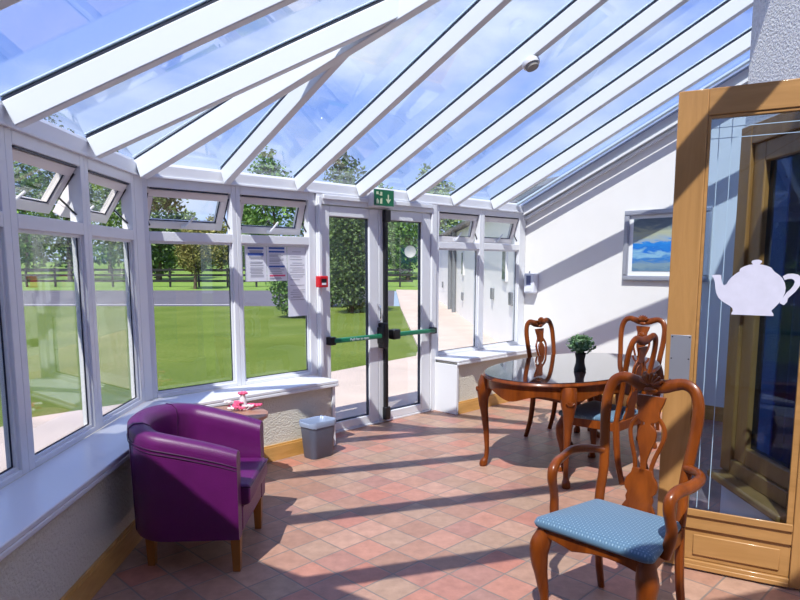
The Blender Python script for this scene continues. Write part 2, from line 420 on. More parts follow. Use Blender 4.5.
# low walls
def lowwall(name, x0, x1, yin, yout):
    mb = MB().box(x0, x1, yin, yout, 0, .545); return mb
tag(Dobj(lowwall('w', 2.15, 3.50, 4.345, 4.72), 'wall_front', M['plaster'], smooth=False), kind='structure')
tag(Dobj(lowwall('w', 5.20, AE-.002, 4.345, 4.72), 'wall_front_right', M['plaster'], smooth=False), kind='structure')
o = MB().box(-1.9, 4.50, 1.365, 1.73, 0, .545).build('wall_left', M['plaster'], smooth=False); o.rotation_euler = (0, 0, TL); o['kind'] = 'structure'
# baseboards
tag(Dobj(MB().box(2.30, 3.50, 4.322, 4.344, .001, .115).box(2.30, 3.50, 4.330, 4.344, .115, .13), 'baseboard_front', M['pine']), kind='structure')
tag(Dobj(MB().box(5.205, AE-.025, 4.322, 4.344, .001, .115).box(5.205, AE-.025, 4.330, 4.344, .115, .13), 'baseboard_front_right', M['pine']), kind='structure')
o = MB().box(-1.9, 4.45, 1.342, 1.364, .001, .12).box(-1.9, 4.45, 1.350, 1.364, .12, .137).build('baseboard_left', M['pine']); o.rotation_euler = (0, 0, TL); o['kind'] = 'structure'
# sill boards with a nosing
def sill(name, x0, x1, yin, yout, rz, xin=0):
    mb = MB()
    mb.prism([(x0, yout), (x1, yout), (x1, yin), (x0+xin, yin)], lambda x, y, t: (x, y, t), .558, .585)
    mb.prism([(x0+xin, yin+.03), (x1, yin+.03), (x1, yin), (x0+xin, yin)], lambda x, y, t: (x, y, t), .530, .557)
    o = mb.build(name, M['upvc'], bev=.006); o.rotation_euler = (0, 0, rz); o['kind'] = 'structure'
sill('sill_front', C0a, 3.545, 4.295, 4.655, A45, .152)
sill('sill_front_right', 5.165, AE-.003, 4.295, 4.655, A45)
o = MB(); o.prism([(-1.9, 1.665), (C0l-.01, 1.665), (C0l-.165, 1.325), (-1.9, 1.325)], lambda x, y, t: (x, y, t), .5575, .5845)
o.prism([(-1.9, 1.355), (C0l-.165, 1.355), (C0l-.165, 1.325), (-1.9, 1.325)], lambda x, y, t: (x, y, t), .530, .557)
o = o.build('sill_left', M['upvc'], bev=.006); o.rotation_euler = (0, 0, TL); o['kind'] = 'structure'
# white end trims of the low walls beside the doors
tag(Dobj(MB().box(3.501, 3.53, 4.325, 4.72, 0.001, .529), 'trim_2', M['upvc'], bev=.003), kind='structure')
tag(Dobj(MB().box(5.165, 5.199, 4.325, 4.72, 0.001, .529), 'trim_3', M['upvc'], bev=.003), kind='structure')

tag(MB().box(-7.0, -1.98, -2.0, 2.12, -.06, 3.0).build('shade_block', M['pebble'], smooth=False), kind='structure')  # unseen block added outside to keep sun off the left sill

# ------------------------------------------------------------------ windows
def window(name, frame, x0, x1, yin, vent=0.0, left=.05, right=.05, handle_side=.5):
    """x0..x1 = daylight opening; frame origin has x along the wall and y outwards"""
    w = empty(name, frame[0], frame[1], kind='structure')
    m = MB(); yo = yin+.075
    m.box(x0-left, x0, yin, yo, .585, 2.20); m.box(x1, x1+right, yin, yo, .585, 2.20)
    m.box(x0, x1, yin, yo, .585, .615); m.box(x0, x1, yin, yo, 1.745, 1.815); m.box(x0, x1, yin, yo, 2.13, 2.20)
    m.build('window_frame', M['upvc'], w, bev=.004)
    b = MB()
    for (p, q, r, t) in ((x0, x0+.016, .631, 1.729), (x1-.016, x1, .631, 1.729), (x0, x1, .615, .631), (x0, x1, 1.729, 1.745)):
        b.box(p, q, yin+.018, yin+.05, r, t)
    b.build('glazing_bead', M['upvc'], w)
    g = MB()
    for (p, q, r, t) in ((x0+.016, x0+.022, .631, 1.729), (x1-.022, x1-.016, .631, 1.729), (x0+.016, x1-.016, .631, .637)):
        g.box(p, q, yin+.034, yin+.040, r, t)
    g.build('gasket', M['gasket'], w)
    MB().box(x0+.01, x1-.01, yin+.042, yin+.046, .625, 1.735).build('window_pane', M['pane'], w, smooth=False)
    # top-hung vent, swung outwards
    h = 2.125-1.82; s = MB(); a, c = x0+.006, x1-.006
    fw = .058
    s.box(a, c, 0, .055, -fw, 0); s.box(a, c, 0, .055, -h, -h+fw); s.box(a, a+fw, 0, .055, -h+fw, -fw); s.box(c-fw, c, 0, .055, -h+fw, -fw)
    so = s.build('vent_sash', M['upvc_shaded'], w, bev=.004, loc=(0, yin+.022, 2.118), rot=(vent, 0, 0))
    MB().box(a+fw-.006, c-fw+.006, .026, .030, -h+fw-.006, -fw+.006).build('vent_pane', M['pane'], so, smooth=False)
    gk = MB()
    for (p, q, r, t) in ((a+fw, a+fw+.007, -h+fw, -fw), (c-fw-.007, c-fw, -h+fw, -fw), (a+fw, c-fw, -h+fw, -h+fw+.007)):
        gk.box(p, q, .012, .018, r, t)
    gk.build('vent_gasket', M['gasket'], so)
    hx = a+(c-a)*handle_side
    MB().box(hx-.025, hx+.025, -.014, -.0005, -h+.014, -h+.042).tube([(hx, -.018, -h+.03), (hx+.01, -.03, -h+.05), (hx+.055, -.035, -h+.12)], [.009, .008, .008], seg=8).build('vent_handle', M['upvc'], so, bev=.002)
    # folding stays at both jambs
    st = MB(); zz = 2.118-math.cos(vent)*h*.62; yy = yin+.03+math.sin(vent)*h*.62
    for xx in (a+.004, c-.004):
        st.beam((xx, yin+.035, 1.86), (xx, yy, zz), .008, .016, up=(1, 0, 0)); st.beam((xx, yin+.035, 2.09), (xx, yy, zz), .008, .012, up=(1, 0, 0))
    st.build('vent_stay', M['black'], w)
    MB().box(a+.02, c-.02, yin+.004, yin+.02, 2.119, 2.128).build('vent_seal', M['gasket'], w, smooth=False)
    return w
FD = ((0, 0, 0), A45); FL = ((0, 0, 0), TL)
window('window_1', FL, 3.17, 3.875, DG, R(33), .06, .0525, .3)
window('window_2', FL, 3.98, 4.66, DG, R(31), .0525, .06, .3)
window('window_8', FL, 2.32, 3.05, DG, R(5), .05, .06)
window('window_3', FD, 2.088, 2.765, BG, R(27), .058, .0395)
window('window_4', FD, 2.845, 3.522, BG, R(20), .0395, .07)
window('window_5', FD, 5.24, 5.93, BG, R(12), .055, .0455)
window('window_6', FD, 6.02, 6.71, BG, R(16), .0455, .13)
# corner post, and solid left wall further back towards the camera
mb = MB(); c1 = C0
mb.prism([((C0+U*.032).x, (C0+U*.032).y), ((D(C0a+.03, BG+.075)).x, (D(C0a+.03, BG+.075)).y), ((C0+VH*-.1).x, (C0+VH*-.1).y), (L(C0l-.07, DG+.075).x, L(C0l-.07, DG+.075).y), ((C0-dL*.068).x, (C0-dL*.068).y)], lambda x, y, t: (x, y, t), .586, 2.20)
tag(mb.build('trim_4', M['upvc'], smooth=False), kind='structure')
o = MB().box(-1.9, 2.268, DG, DG+.08, .5455, 2.2).build('wall_left_rear', M['upvc'], smooth=False); o.rotation_euler = (0, 0, TL); o['kind'] = 'structure'

# ------------------------------------------------------------------ glazed double doors
def bar_text(txt, size, mat, parent, loc, rot, name):
    cu = bpy.data.curves.new(name, 'FONT'); cu.body = txt; cu.size = size; cu.extrude = .0004; cu.align_x = 'CENTER'; cu.align_y = 'CENTER'
    o = bpy.data.objects.new(name, cu); C.objects.link(o); cu.materials.append(mat)
    bpy.context.view_layer.update()
    me = bpy.data.meshes.new_from_object(o.evaluated_get(bpy.context.evaluated_depsgraph_get()))
    o2 = bpy.data.objects.new(name, me); C.objects.link(o2); bpy.data.objects.remove(o); o2.name = name
    o2.parent = parent; o2.location = loc; o2.rotation_euler = rot
    return o2
mb = MB().box(3.595, 3.645, BG-.02, BG+.07, 0, 2.20).box(5.105, 5.182, BG-.02, BG+.07, 0, 2.20).box(3.645, 5.105, BG-.02, BG+.07, 2.105, 2.20)
mb.box(3.60, 3.632, BG-.045, BG-.0205, 0.001, 2.17).box(3.66, 5.10, BG-.04, BG-.0205, 2.15, 2.19)
tag(Dobj(mb, 'trim_5', M['upvc'], bev=.005), kind='structure')
tag(Dobj(MB().box(3.645, 5.105, BG-.01, BG+.08, .0005, .02), 'trim_6', M['upvc'], bev=.003), kind='structure')
def dleaf(name, x0, x1, g0, g1, swing):
    r = empty(name, (0, 0, 0), A45, kind='structure')
    m = MB(); y0, y1 = BG-.002, BG+.06
    m.box(x0, g0, y0, y1, .022, 2.10); m.box(g1, x1, y0, y1, .022, 2.10); m.box(g0, g1, y0, y1, 2.007, 2.10); m.box(g0, g1, y0, y1, .022, .10)
    m.build('door_frame', M['upvc'], r, bev=.006)
    g = MB()
    for (p, q, c, d) in ((g0, g0+.004, .10, 2.007), (g1-.007, g1, .10, 2.007), (g0+.008, g1-.012, .10, .112), (g0+.008, g1-.012, 1.999, 2.007)): g.box(p, q, y0+.02, y0+.05, c, d)
    g.build('gasket', M['gasket'], r)
    MB().box(g0+.004, g1-.004, y0+.034, y0+.038, .104, 2.003).build('door_pane', M['pane'], r, smooth=False)
    return r
dl = dleaf('door_1', 3.65, 4.352, 3.75, 4.232, 1)
dr = dleaf('door_2', 4.357, 5.10, 4.485, 4.97, -1)
def pushbar(root, x0, x1, lock, text=None):
    pb = MB().box(x0, x1, BG-.085, BG-.045, .862, .906).build('push_bar', M['green'], root, bev=.010)
    e = MB().box(x0-.045, x0+.02, BG-.075, BG-.003, .845, .92) if lock == 'r' else MB().box(x1-.02, x1+.03, BG-.08, BG-.003, .85, .915)
    e.build('bar_end', M['black'], pb, bev=.008)
    k = MB()
    xx = x1 if lock == 'r' else x0-.075
    
    if lock == 'r': k.box(xx, xx+.085, BG-.09, BG-.003, .80, .97); k.box(xx+.012, xx+.072, BG-.10, BG-.003, .76, 1.01)
    else: k.box(xx, xx+.10, BG-.085, BG-.003, .835, .935)
    k.build('latch_box', M['black'], pb, bev=.012)
    if text: bar_text(text, .034, M['paper'], pb, ((x0+x1)/2, BG-.0862, .884), (R(90), 0, 0), 'bar_lettering')
    return pb
pushbar(dl, 3.735, 4.325, 'r', 'Push bar to open')
pushbar(dr, 4.555, 5.10, 'l')
m = MB().box(4.405, 4.445, BG-.045, BG-.004, .06, 2.09)
m.box(4.40, 4.475, BG-.055, BG-.004, 1.98, 2.10); m.box(4.395, 4.465, BG-.055, BG-.004, .03, .16)
m.build('vertical_bolt', M['black'], dr, bev=.008)
MB().tube([(4.335, BG-.004, 1.02), (4.335, BG-.045, 1.04), (4.335, BG-.05, 1.10), (4.335, BG-.045, 1.17), (4.335, BG-.004, 1.19)], .008, seg=8, res=3).build('door_handle', M['chrome'], dl)

# ------------------------------------------------------------------ roof
zg = 2.31
roof = empty('ceiling', (0, 0, 0), kind='structure')
W = [C0, D(AE, BG), D(AE, bh), Vector((XH, YH, 0))]
def hipP(t): p = C0+VH*t; return Vector((p.x, p.y, zg+P24*t))
tH = (XH-C0.x)/VH.x                                       # where the hip meets the house wall
def zD(p): return zg+P24*(BG-p.dot(NN))
def zL(p): return zg+P24*(DG-p.dot(nL))
# eave beams
mb = MB()
mb.prism([(BG-.012, 2.20), (BG-.012, 2.285), (BG+.0, 2.305), (BG+.12, 2.27), (BG+.12, 2.20)], lambda b, z, t: (t, b, z), C0a-.02, AE-.001)
o = mb.build('eave_beam', M['upvc'], roof, smooth=False); o.rotation_euler = (0, 0, A45)
mb = MB()
mb.prism([(DG-.012, 2.20), (DG-.012, 2.285), (DG+.0, 2.305), (DG+.12, 2.27), (DG+.12, 2.20)], lambda b, z, t: (t, b, z), -1.9, C0l+.02)
o = mb.build('eave_beam', M['upvc'], roof, smooth=False); o.rotation_euler = (0, 0, TL)
# the thin ledge under the beams
o = MB().box(C0a+.01, AE-.002, BG-.022, BG-.0005, 2.195, 2.212).build('eave_ledge', M['upvc'], roof, bev=.003); o.rotation_euler = (0, 0, A45)
o = MB().box(-1.9, C0l-.01, DG-.022, DG-.0005, 2.195, 2.212).build('eave_ledge', M['upvc'], roof, bev=.003); o.rotation_euler = (0, 0, TL)

def rafter(p, q, w=.058, h=.118):
    """p,q at glass height; body below glass, gasket and cap above"""
    MB().beam(p, q, w, h, drop=h+.012).build('rafter', M['rafter'], roof, bev=.006)
    MB().beam(p, q, w*.86, .0115, drop=.0117).build('gasket', M['gasket'], roof, smooth=False)
    MB().beam(p, q, w+.004, .012, drop=-.006).build('glazing_cap', M['cap'], roof, bev=.004)
def houseb(a):                                            # inner end of a D rafter
    if a >= ah: return bh
    return a-XH/S                                          # on x = XH: s(a-b)=XH
for a in (2.70, 3.39, 4.085, 4.755, 5.43, 6.13):
    t = (a-C0a)/KH
    b1 = max(houseb(a)+.03, BG-t) if BG-t > houseb(a) else houseb(a)+.03
    if a < 4.0: b1 = max(b1, BG-min(t, tH))
    rafter(D(a, BG-.005, zg+.002), D(a, b1, zg+P24*(BG-b1)))
for l in (-1.2, -.35, .5, 1.35, 2.22, 3.12, 3.985):
    t = min((C0l-l)/KH, DG+XH-.06)
    rafter(L(l, DG-.005, zg+.002), L(l, DG-t, zg+P24*t), w=.066)
rafter(hipP(.004), hipP(tH-.02), w=.075, h=.135)
for a0, mat_ in ((6.60, 'cap'), (6.70, 'flash')):
    o = MB(); o.prism([(BG-.02, zr(BG)-.0), (bh+.05, zr(bh)-.03), (bh+.05, zr(bh)-.05), (BG-.02, zr(BG)-.02)], lambda b, z, t: (t, b, z-.012), a0, a0+.055)
    o = o.build('roof_flashing', M[mat_], roof, smooth=False); o.rotation_euler = (0, 0, A45)
# glass of the two slopes, as panes between the rafters' lines
def panel(name, pts, mat):
    mb = MB(); n = len(pts); v0 = pts; v1 = [p+Vector((0, 0, .005)) for p in pts]
    mb.add(v0+v1, [tuple(range(n))[::-1], tuple(range(n, 2*n))]+[(i, (i+1) % n, n+(i+1) % n, n+i) for i in range(n)])
    return mb.build(name, mat, roof, smooth=False)
Hs = C0+VH*tH
def up(p, f): return Vector((p.x, p.y, f(p)))
panel('roof_pane', [up(p, zD) for p in (C0, D(AE, BG), D(AE, bh), Vector((XH, YH, 0)), Hs)], M['roofglass'])
LB = -1.95
# unseen solid panel added on the rear left slope to cast shade: its front edge runs square to the front wall
E1 = L(2.1, DG); 
def onx(p, x, d=Vector((1, -1.0, 0))): k = (x-p.x)/d.x; return p+d*k
E2 = onx(E1, 0.35); E3 = onx(E1, XH)
panel('roof_pane', [up(p, zL) for p in (C0, Hs, E3, E1)], M['roofglass'])
o = MB(); pts = [up(p, zL) for p in (E1, E3, Vector((XH, -2.1, 0)), L(-1.9, DG))]
o.add(pts+[p+Vector((0, 0, .08)) for p in pts], [(3, 2, 1, 0), (4, 5, 6, 7), (0, 1, 5, 4), (1, 2, 6, 5), (2, 3, 7, 6), (3, 0, 4, 7)])
o.build('shade_panel', M['white'], roof, smooth=False)

# ------------------------------------------------------------------ wall fittings
sg = empty('exit_sign', D(4.345, BG-.013, 2.20), A45, label='green emergency exit sign with running man above the glazed double doors', cat='sign')
MB().box(-.145, .145, -.075, 0, -.085, .09).build('sign_housing', M['upvc'], sg, bev=.01)
MB().box(-.128, .128, -.079, -.0752, -.072, .076).build('sign_face', M['signgreen'], sg, smooth=False)
pm = MB(); F = lambda x, z, t: (x, t, z)
pm.prism([(-.10, .055), (-.025, .055), (-.025, .02), (-.06, .02), (-.06, .03), (-.10, .03)], F, -.0805, -.0791)
pm.prism([(-.10, -.055), (-.07, -.055), (-.07, -.03), (-.085, -.005), (-.10, -.02)], F, -.0805, -.0791)
pm.prism([(-.055, -.055), (-.025, -.055), (-.025, .0), (-.05, -.01)], F, -.0805, -.0791)
pm.build('door_symbol', M['signpale'], sg, smooth=False)
pm = MB()
pm.prism([(.048, .035), (.062, .035), (.062, -.012), (.09, -.006), (.055, -.05), (.02, -.006), (.048, -.012)], F, -.0805, -.0791)
pm.build('arrow_symbol', M['signpale'], sg, smooth=False)
rm = MB()
rm.lathe([(.0001, 0), (.012, 0), (.012, .0014), (.0001, .0014)], (0, 0, 0), 14)
rm.v = [(x-.062, -.0806-z, y+.045) for x, y, z in rm.v]
for pts in (((-.06, .03), (-.07, 0)), ((-.063, .025), (-.04, .012)), ((-.063, .025), (-.092, .018)), ((-.07, 0), (-.052, -.02)), ((-.052, -.02), (-.055, -.05)), ((-.07, 0), (-.095, -.03))):
    rm.beam((pts[0][0], -.0812, pts[0][1]), (pts[1][0], -.0812, pts[1][1]), .0012, .011, up=(0, 1, 0))
rm.build('running_man', M['signgreen'], sg, smooth=False)

rc = empty('fire_call_point', D(3.60, BG-.0455, 1.425), A45, label='small red fire alarm call point on the white door frame', cat='fire alarm')
MB().box(-.05, .05, -.055, 0, -.05, .05).build('case', M['red'], rc, bev=.006)
MB().box(-.028, .028, -.058, -.0552, -.008, .026).build('glass_window', M['black'], rc, smooth=False)
MB().box(-.022, .022, -.0595, -.0555, -.028, -.010).build('button', M['paper'], rc, smooth=False)

def notice(x0, x1, z0, z1, label, rows):
    r = empty('notice', D((x0+x1)/2, BG+.034, (z0+z1)/2), A45, label=label, cat='notice', group='paper notices on the window')
    w, h = (x1-x0)/2, (z1-z0)/2
    MB().box(-w, w, -.002, 0, -h, h).build('sheet', M['paper'], r, smooth=False)
    g = {}
    nm = {'inkblue': 'blue_heading', 'ink': 'text_line', 'inkred': 'red_heading'}
    for (z, hh, a, b, m) in rows: MB().box(-w+2*w*a, -w+2*w*b, -.0032, -.0021, h-2*h*z-hh/2, h-2*h*z+hh/2).build(nm[m], M[m], r, smooth=False)
rnd = random.Random(3)
rows = [(.06, .017, .13, .87, 'inkblue'), (.23, .022, .13, .87, 'inkblue')] + [(z, .006, .18+.08*rnd.random(), .78+.08*rnd.random(), 'ink') for z in (.13, .155, .18, .30, .33, .36, .45, .49, .55, .62, .66, .70, .74, .78, .83, .87)]
notice(2.892, 3.098, 1.437, 1.727, 'white notice with two blue headings on window glass, leftmost of three', rows)
rows = [(.05, .018, .10, .88, 'inkblue'), (.15, .016, .10, .88, 'inkblue'), (.58, .016, .10, .88, 'inkblue'), (.845, .014, .12, .90, 'inkred')] + [(z, .006, .12, .6+.25*rnd.random(), 'ink') for z in (.22, .26, .30, .36, .40, .44, .50, .64, .68, .73, .78, .91, .94)]
notice(3.102, 3.305, 1.437, 1.727, 'white notice with blue bands and a red stripe, middle of three', rows)
rows = [(z, .005, .12+.12*(k % 3 == 0), .55+.33*rnd.random(), 'ink') for k, z in enumerate((.07, .14, .18, .23, .26, .30, .33, .36, .40, .43, .47, .55, .62, .65, .68, .71, .73, .76))]
notice(3.31, 3.52, 1.125, 1.727, 'long white notice of plain grey text, nearest the door', rows)

dv = empty('wall_dispenser', D(AE-.002, 4.53, 1.345), A45, label='white box dispenser with dark window on the white end wall', cat='dispenser')
MB().box(-.095, 0, -.075, .075, -.12, .12).build('case', M['device'], dv, bev=.014)
MB().box(-.099, -.0955, -.03, .035, -.02, .095).build('viewing_window', M['devdark'], dv, bev=.002)
MB().box(-.10, -.0955, -.045, .045, -.10, -.045).build('push_plate', M['upvc'], dv, bev=.002)
MB().tube([(-.05, .02, .12), (-.05, .02, .15)], .008, seg=8).build('lock', M['steel'], dv)

pc = empty('framed_picture', D(AE-.002, 2.905, 1.775), A45, label='silver framed seascape painting hanging on the white end wall', cat='picture')
f = MB(); w2, h2 = .455, .375
for (y0, y1, z0, z1) in ((-w2, w2, h2-.055, h2), (-w2, w2, -h2, -h2+.055), (-w2, -w2+.055, -h2+.055, h2-.055), (w2-.055, w2, -h2+.055, h2-.055)):
    f.box(-.035, -.004, y0, y1, z0, z1); f.box(-.042, -.035, y0+.01, y1-.01, z0+.01, z1-.01)
f.build('picture_frame', M['silver'], pc, bev=.003)
MB().box(-.012, -.004, -w2+.055, w2-.055, -h2+.055, h2-.055).build('mount', M['mount'], pc, smooth=False)
MB().box(-.016, -.0122, -w2+.10, w2-.10, -h2+.105, h2-.09).build('painting', M['painting'], pc, smooth=False)

sd = empty('smoke_detector', D(4.085, 2.77, 2.31+P24*(BG-2.77)-.158), A45, label='round white smoke detector under a roof rafter', cat='smoke detector')
rt = Matrix.Rotation(-math.atan(P24), 4, 'X')
s1 = MB().lathe([(.001, .012), (.062, .012), (.066, 0), (.060, -.022), (.001, -.022)], seg=24); s1.v = [tuple(rt @ Vector(v)) for v in s1.v]
s1.build('base', M['upvc'], sd)
s2 = MB().lathe([(.001, -.0225), (.05, -.0225), (.044, -.045), (.001, -.047)], seg=24); s2.v = [tuple(rt @ Vector(v)) for v in s2.v]
s2.build('sensor_head', M['smoke'], sd)

# ------------------------------------------------------------------ open oak door leaf
TO = R(-28.4)
od = empty('door_3', (1.367, 3.312, 0), TO, kind='structure')
Wd, Hd = .72, 2.41
MB().box(0, .135, -.022, .022, .012, Hd).build('door_stile', M['oak'], od, bev=.004)
MB().box(Wd-.105, Wd, -.022, .022, .012, Hd).build('door_stile', M['oak'], od, bev=.004)
MB().box(.1355, Wd-.1055, -.022, .022, Hd-.125, Hd).build('door_rail', M['oakh'], od, bev=.004)
MB().box(.1355, Wd-.1055, -.022, .022, .225, .318).build('door_rail', M['oakh'], od, bev=.004)
MB().box(.1355, Wd-.1055, -.022, .022, .012, .055).build('door_rail', M['oakh'], od, bev=.004)
p = MB().box(.1355, Wd-.1055, -.008, .008, .0555, .2245)
p.prism([(.180, .085), (Wd-.15, .085), (Wd-.15, .195), (.180, .195)], lambda x, z, t: (x, t, z), -.018, -.0081)
p.build('door_panel', M['oakh'], od, bev=.006)
b = MB().box(.1355, Wd-.1055, -.034, -.0225, .296, .334); b.box(.1355, Wd-.1055, -.030, -.0225, .012, .036)
b.build('door_moulding', M['oakh'], od, bev=.006)
b = MB()
for (x0, x1, z0, z1) in ((.1355, .15, .319, Hd-.126), (Wd-.135, Wd-.1055, .319, Hd-.126), (.15, Wd-.135, Hd-.14, Hd-.126)): b.box(x0, x1, -.016, .016, z0, z1)
b.build('glazing_bead', M['oakh'], od, bev=.003)
MB().box(.14, Wd-.125, -.003, .003, .319, Hd-.13).build('door_pane', M['leafglass'], od, smooth=False)
b = MB()
for x in (.185, .24): b.box(x, x+.0035, -.0044, -.0031, .335, Hd-.14)
for z in (Hd-.185, Hd-.235): b.box(.15, Wd-.135, -.0046, -.0031, z, z+.0035)
b.build('bevel_line', M['bevel'], od, smooth=False)
MB().box(.022, .118, -.0252, -.0222, .985, 1.225).build('push_plate', M['steel'], od, bev=.001)
sc = MB()
for x in (.03, .11):
    for z in (.995, 1.105, 1.215): sc.ell((x, -.0255, z), (.004, .0015, .004), 8, 4)
sc.build('screw', M['black'], od)
hg = MB()
for z in (.3, 1.2, 2.2): hg.tube([(Wd+.004, -.022, z), (Wd+.004, -.022, z+.1)], .008, seg=8)
hg.build('hinge', M['chrome'], od)
# teapot sticker on the pane
pix = [(64, 212), (75, 222), (85, 240), (95, 270), (100, 310), (110, 360), (130, 400), (160, 430), (190, 450), (225, 470), (245, 490), (250, 512), (240, 528), (240, 543), (560, 545), (558, 525), (545, 510), (543, 498), (560, 478), (590, 440), (615, 400), (632, 350), (634, 310), (625, 270), (605, 230), (580, 205), (545, 180), (528, 160), (520, 145), (490, 132), (455, 122), (430, 118), (435, 112), (447, 100), (445, 88), (425, 80), (395, 80), (372, 88), (368, 102), (380, 118), (350, 122), (315, 135), (290, 150), (280, 165), (285, 175), (250, 200), (220, 230), (200, 260), (188, 285), (172, 295), (158, 285), (150, 262), (145, 240), (142, 208), (100, 206)]
hnd = [((606, 215), (622, 246)), ((640, 195), (645, 237)), ((680, 193), (672, 235)), ((715, 200), (690, 245)), ((737, 218), (696, 262)), ((745, 245), (688, 290)), ((735, 290), (668, 322)), ((705, 340), (645, 345)), ((655, 395), (612, 402)), ((652, 425), (596, 436)), ((630, 452), (606, 440))]
sx, ox, oz = .00056, .19, 1.60
from mathutils.geometry import tessellate_polygon
def pot(mb, t0, t1):
    fn = lambda x, y, t: (ox+(x-64)*sx, t, oz-(y-80)*sx*1.02)
    tri = tessellate_polygon([[Vector((x, -y, 0)) for x, y in pix]]); n = len(pix)
    mb.add([fn(x, y, t0) for x, y in pix]+[fn(x, y, t1) for x, y in pix],
           [tuple(t) for t in tri]+[tuple(i+n for i in t) for t in tri]+[(i, (i+1) % n, n+(i+1) % n, n+i) for i in range(n)])
    mb.rings([[fn(*p, t0), fn(*q, t0), fn(*q, t1), fn(*p, t1)] for p, q in hnd])
tp = MB(); pot(tp, -.0052, -.0047)
tag(tp.build('teapot_sticker', M['tea'], od, smooth=False), label='white teapot shaped sticker')

# ------------------------------------------------------------------ furniture: carved chairs
def yb(z): return .205+max(0, z-.45)*.16
def chair(label, group, arms=False, wm='maho'):
    r = empty('dining_chair', label=label, cat='chair', group=group)
    W = M[wm]
    fw, rw, fd = .265, .205, -.215
    # front cabriole legs
    for s in (-1, 1):
        m = MB()
        m.tube([(s*.228, -.185, .43), (s*.232, -.19, .40), (s*.245, -.205, .35), (s*.246, -.208, .29), (s*.236, -.197, .19), (s*.226, -.188, .10), (s*.228, -.192, .055), (s*.240, -.207, .026), (s*.242, -.209, .008), (s*.240, -.207, .0)],
               [.036, .040, .046, .039, .027, .0195, .019, .031, .032, .024], seg=12, res=3)
        m.build('leg', W, r)
        m = MB()
        m.tube([(s*.195, yb(.45), .45), (s*.195, .215, .30), (s*.197, .235, .15), (s*.20, .275, 0)], [(.020, .025), (.020, .024), (.019, .022), (.017, .020)], seg=10, res=4)
        m.build('leg', W, r)
    # seat rails with shaped lower edge
    rl = MB()
    n = 12
    pts = [(-.245+.49*i/n) for i in range(n+1)]
    low = [.385+.025*abs(math.cos(math.pi*i/n*1.5))-.012 for i in range(n+1)]
    rl.prism([(x, .44) for x in pts]+[(x, z) for x, z in zip(pts[::-1], low[::-1])], lambda x, z, t: (x, t, z), -.217, -.190)
    for s in (-1, 1):
        rl.prism([(s*.252, -.215), (s*.225, -.215), (s*.180, .21), (s*.208, .21)], lambda x, y, t: (x, y, t), .375, .44)
    rl.box(-.19, .19, .195, .222, .375, .445)
    rl.build('seat_rail', W, r, bev=.004)
    # drop-in cushion
    rr = []
    for (k, z) in ((.93, .432), (1.0, .440), (1.02, .454), (.985, .472), (.86, .484), (.55, .492), (.15, .494)):
        ring = []
        for (x, y, c) in ((-.268, -.232, .03), (.268, -.232, .03), (.205, .195, .02), (-.205, .195, .02)):
            sxx = -1 if x < 0 else 1; syy = -1 if y < 0 else 1
            cor = []
            for j in range(5):
                a = math.pi/2*j/4
                cor.append((x-sxx*c*(1-math.cos(a)), y-syy*c*(1-math.sin(a))))
            if (sxx, syy) in ((1, -1), (-1, 1)): cor = cor[::-1]
            ring += cor
        ring = [(x*k, -.018+(y+.018)*k, z) for x, y in ring]
        rr.append(ring)
    MB().rings(rr).build('seat_cushion', M['fabric'], r, ang=70)
    # back hoop
    half = [(.193, .44), (.194, .52), (.190, .60), (.196, .70), (.208, .81), (.214, .90), (.210, .975), (.186, 1.032), (.142, 1.054), (.098, 1.046), (.055, 1.034), (0, 1.030)]
    path = half + [(-x, z) for x, z in half[-2::-1]]
    rad = [(.020, .023)]*3+[(.019, .024)]*2+[(.0185, .0255)]*4+[(.018, .028), (.018, .032), (.018, .034)]
    rad = rad+rad[-2::-1]
    MB().tube([(x, yb(z), z) for x, z in path], rad, seg=10, res=3, up=(0, 1, 0)).build('back_frame', W, r)
    # carved shell on the crest
    sh = MB()
    for i in range(7):
        a = R(-66+22*i); c = (math.sin(a)*.034, yb(1.0)-.018, 1.040+math.cos(a)*.027)
        sh.ell(c, (.0105, .012, .030), 8, 6, Matrix.Rotation(a, 3, 'Y'))
    sh.ell((0, yb(.99)-.014, 1.012), (.034, .014, .016), 10, 6)
    sh.build('shell_carving', W, r)
    # pierced vase splat
    sp = MB(); P = lambda x, z, t: (x*1.3, yb(z)+t, z)
    def sym(h): return [(x, z) for x, z in h]+[(-x, z) for x, z in h[::-1]]
    t0, t1 = -.008, .008
    sp.prism(sym([(.052, .985), (.047, .955), (.038, .925), (.036, .90), (.042, .882), (.030, .868), (.012, .862)]), P, t0, t1)
    for s in (-1, 1):
        sp.tube([(s*x*1.3, yb(z), z) for x, z in ((.037, .885), (.055, .855), (.062, .82), (.054, .77), (.040, .72), (.030, .67), (.030, .63))], [(.008, .011)]*7, seg=8, res=3, up=(0, 1, 0))
    sp.prism(sym([(.012, .868), (.012, .855), (.026, .84), (.034, .815), (.033, .785), (.022, .745), (.012, .70), (.010, .66), (.014, .63)]), P, t0, t1)
    sp.prism(sym([(.036, .655), (.040, .63), (.055, .605), (.060, .58), (.056, .555), (.045, .54), (.050, .52), (.046, .50), (.058, .475), (.064, .445)]), P, t0, t1)
    sp.build('splat', W, r, bev=.0025)
    if arms:
        for s in (-1, 1):
            m = MB()
            m.tube([(s*.194, yb(.70)-.004, .700), (s*.256, .195, .706), (s*.298, .125, .704), (s*.294, .04, .690), (s*.278, -.035, .686), (s*.268, -.082, .664), (s*.266, -.092, .622), (s*.268, -.076, .57), (s*.270, -.062, .52), (s*.264, -.070, .47), (s*.253, -.076, .415)],
                   [(.018, .018), (.019, .020), (.019, .023), (.019, .025), (.021, .026), (.023, .025), (.022, .024), (.020, .023), (.020, .024), (.021, .024), (.022, .022)], seg=12, res=4)
            m.build('arm', W, r)
    return r
GC = 'mahogany dining chairs round the oval table'
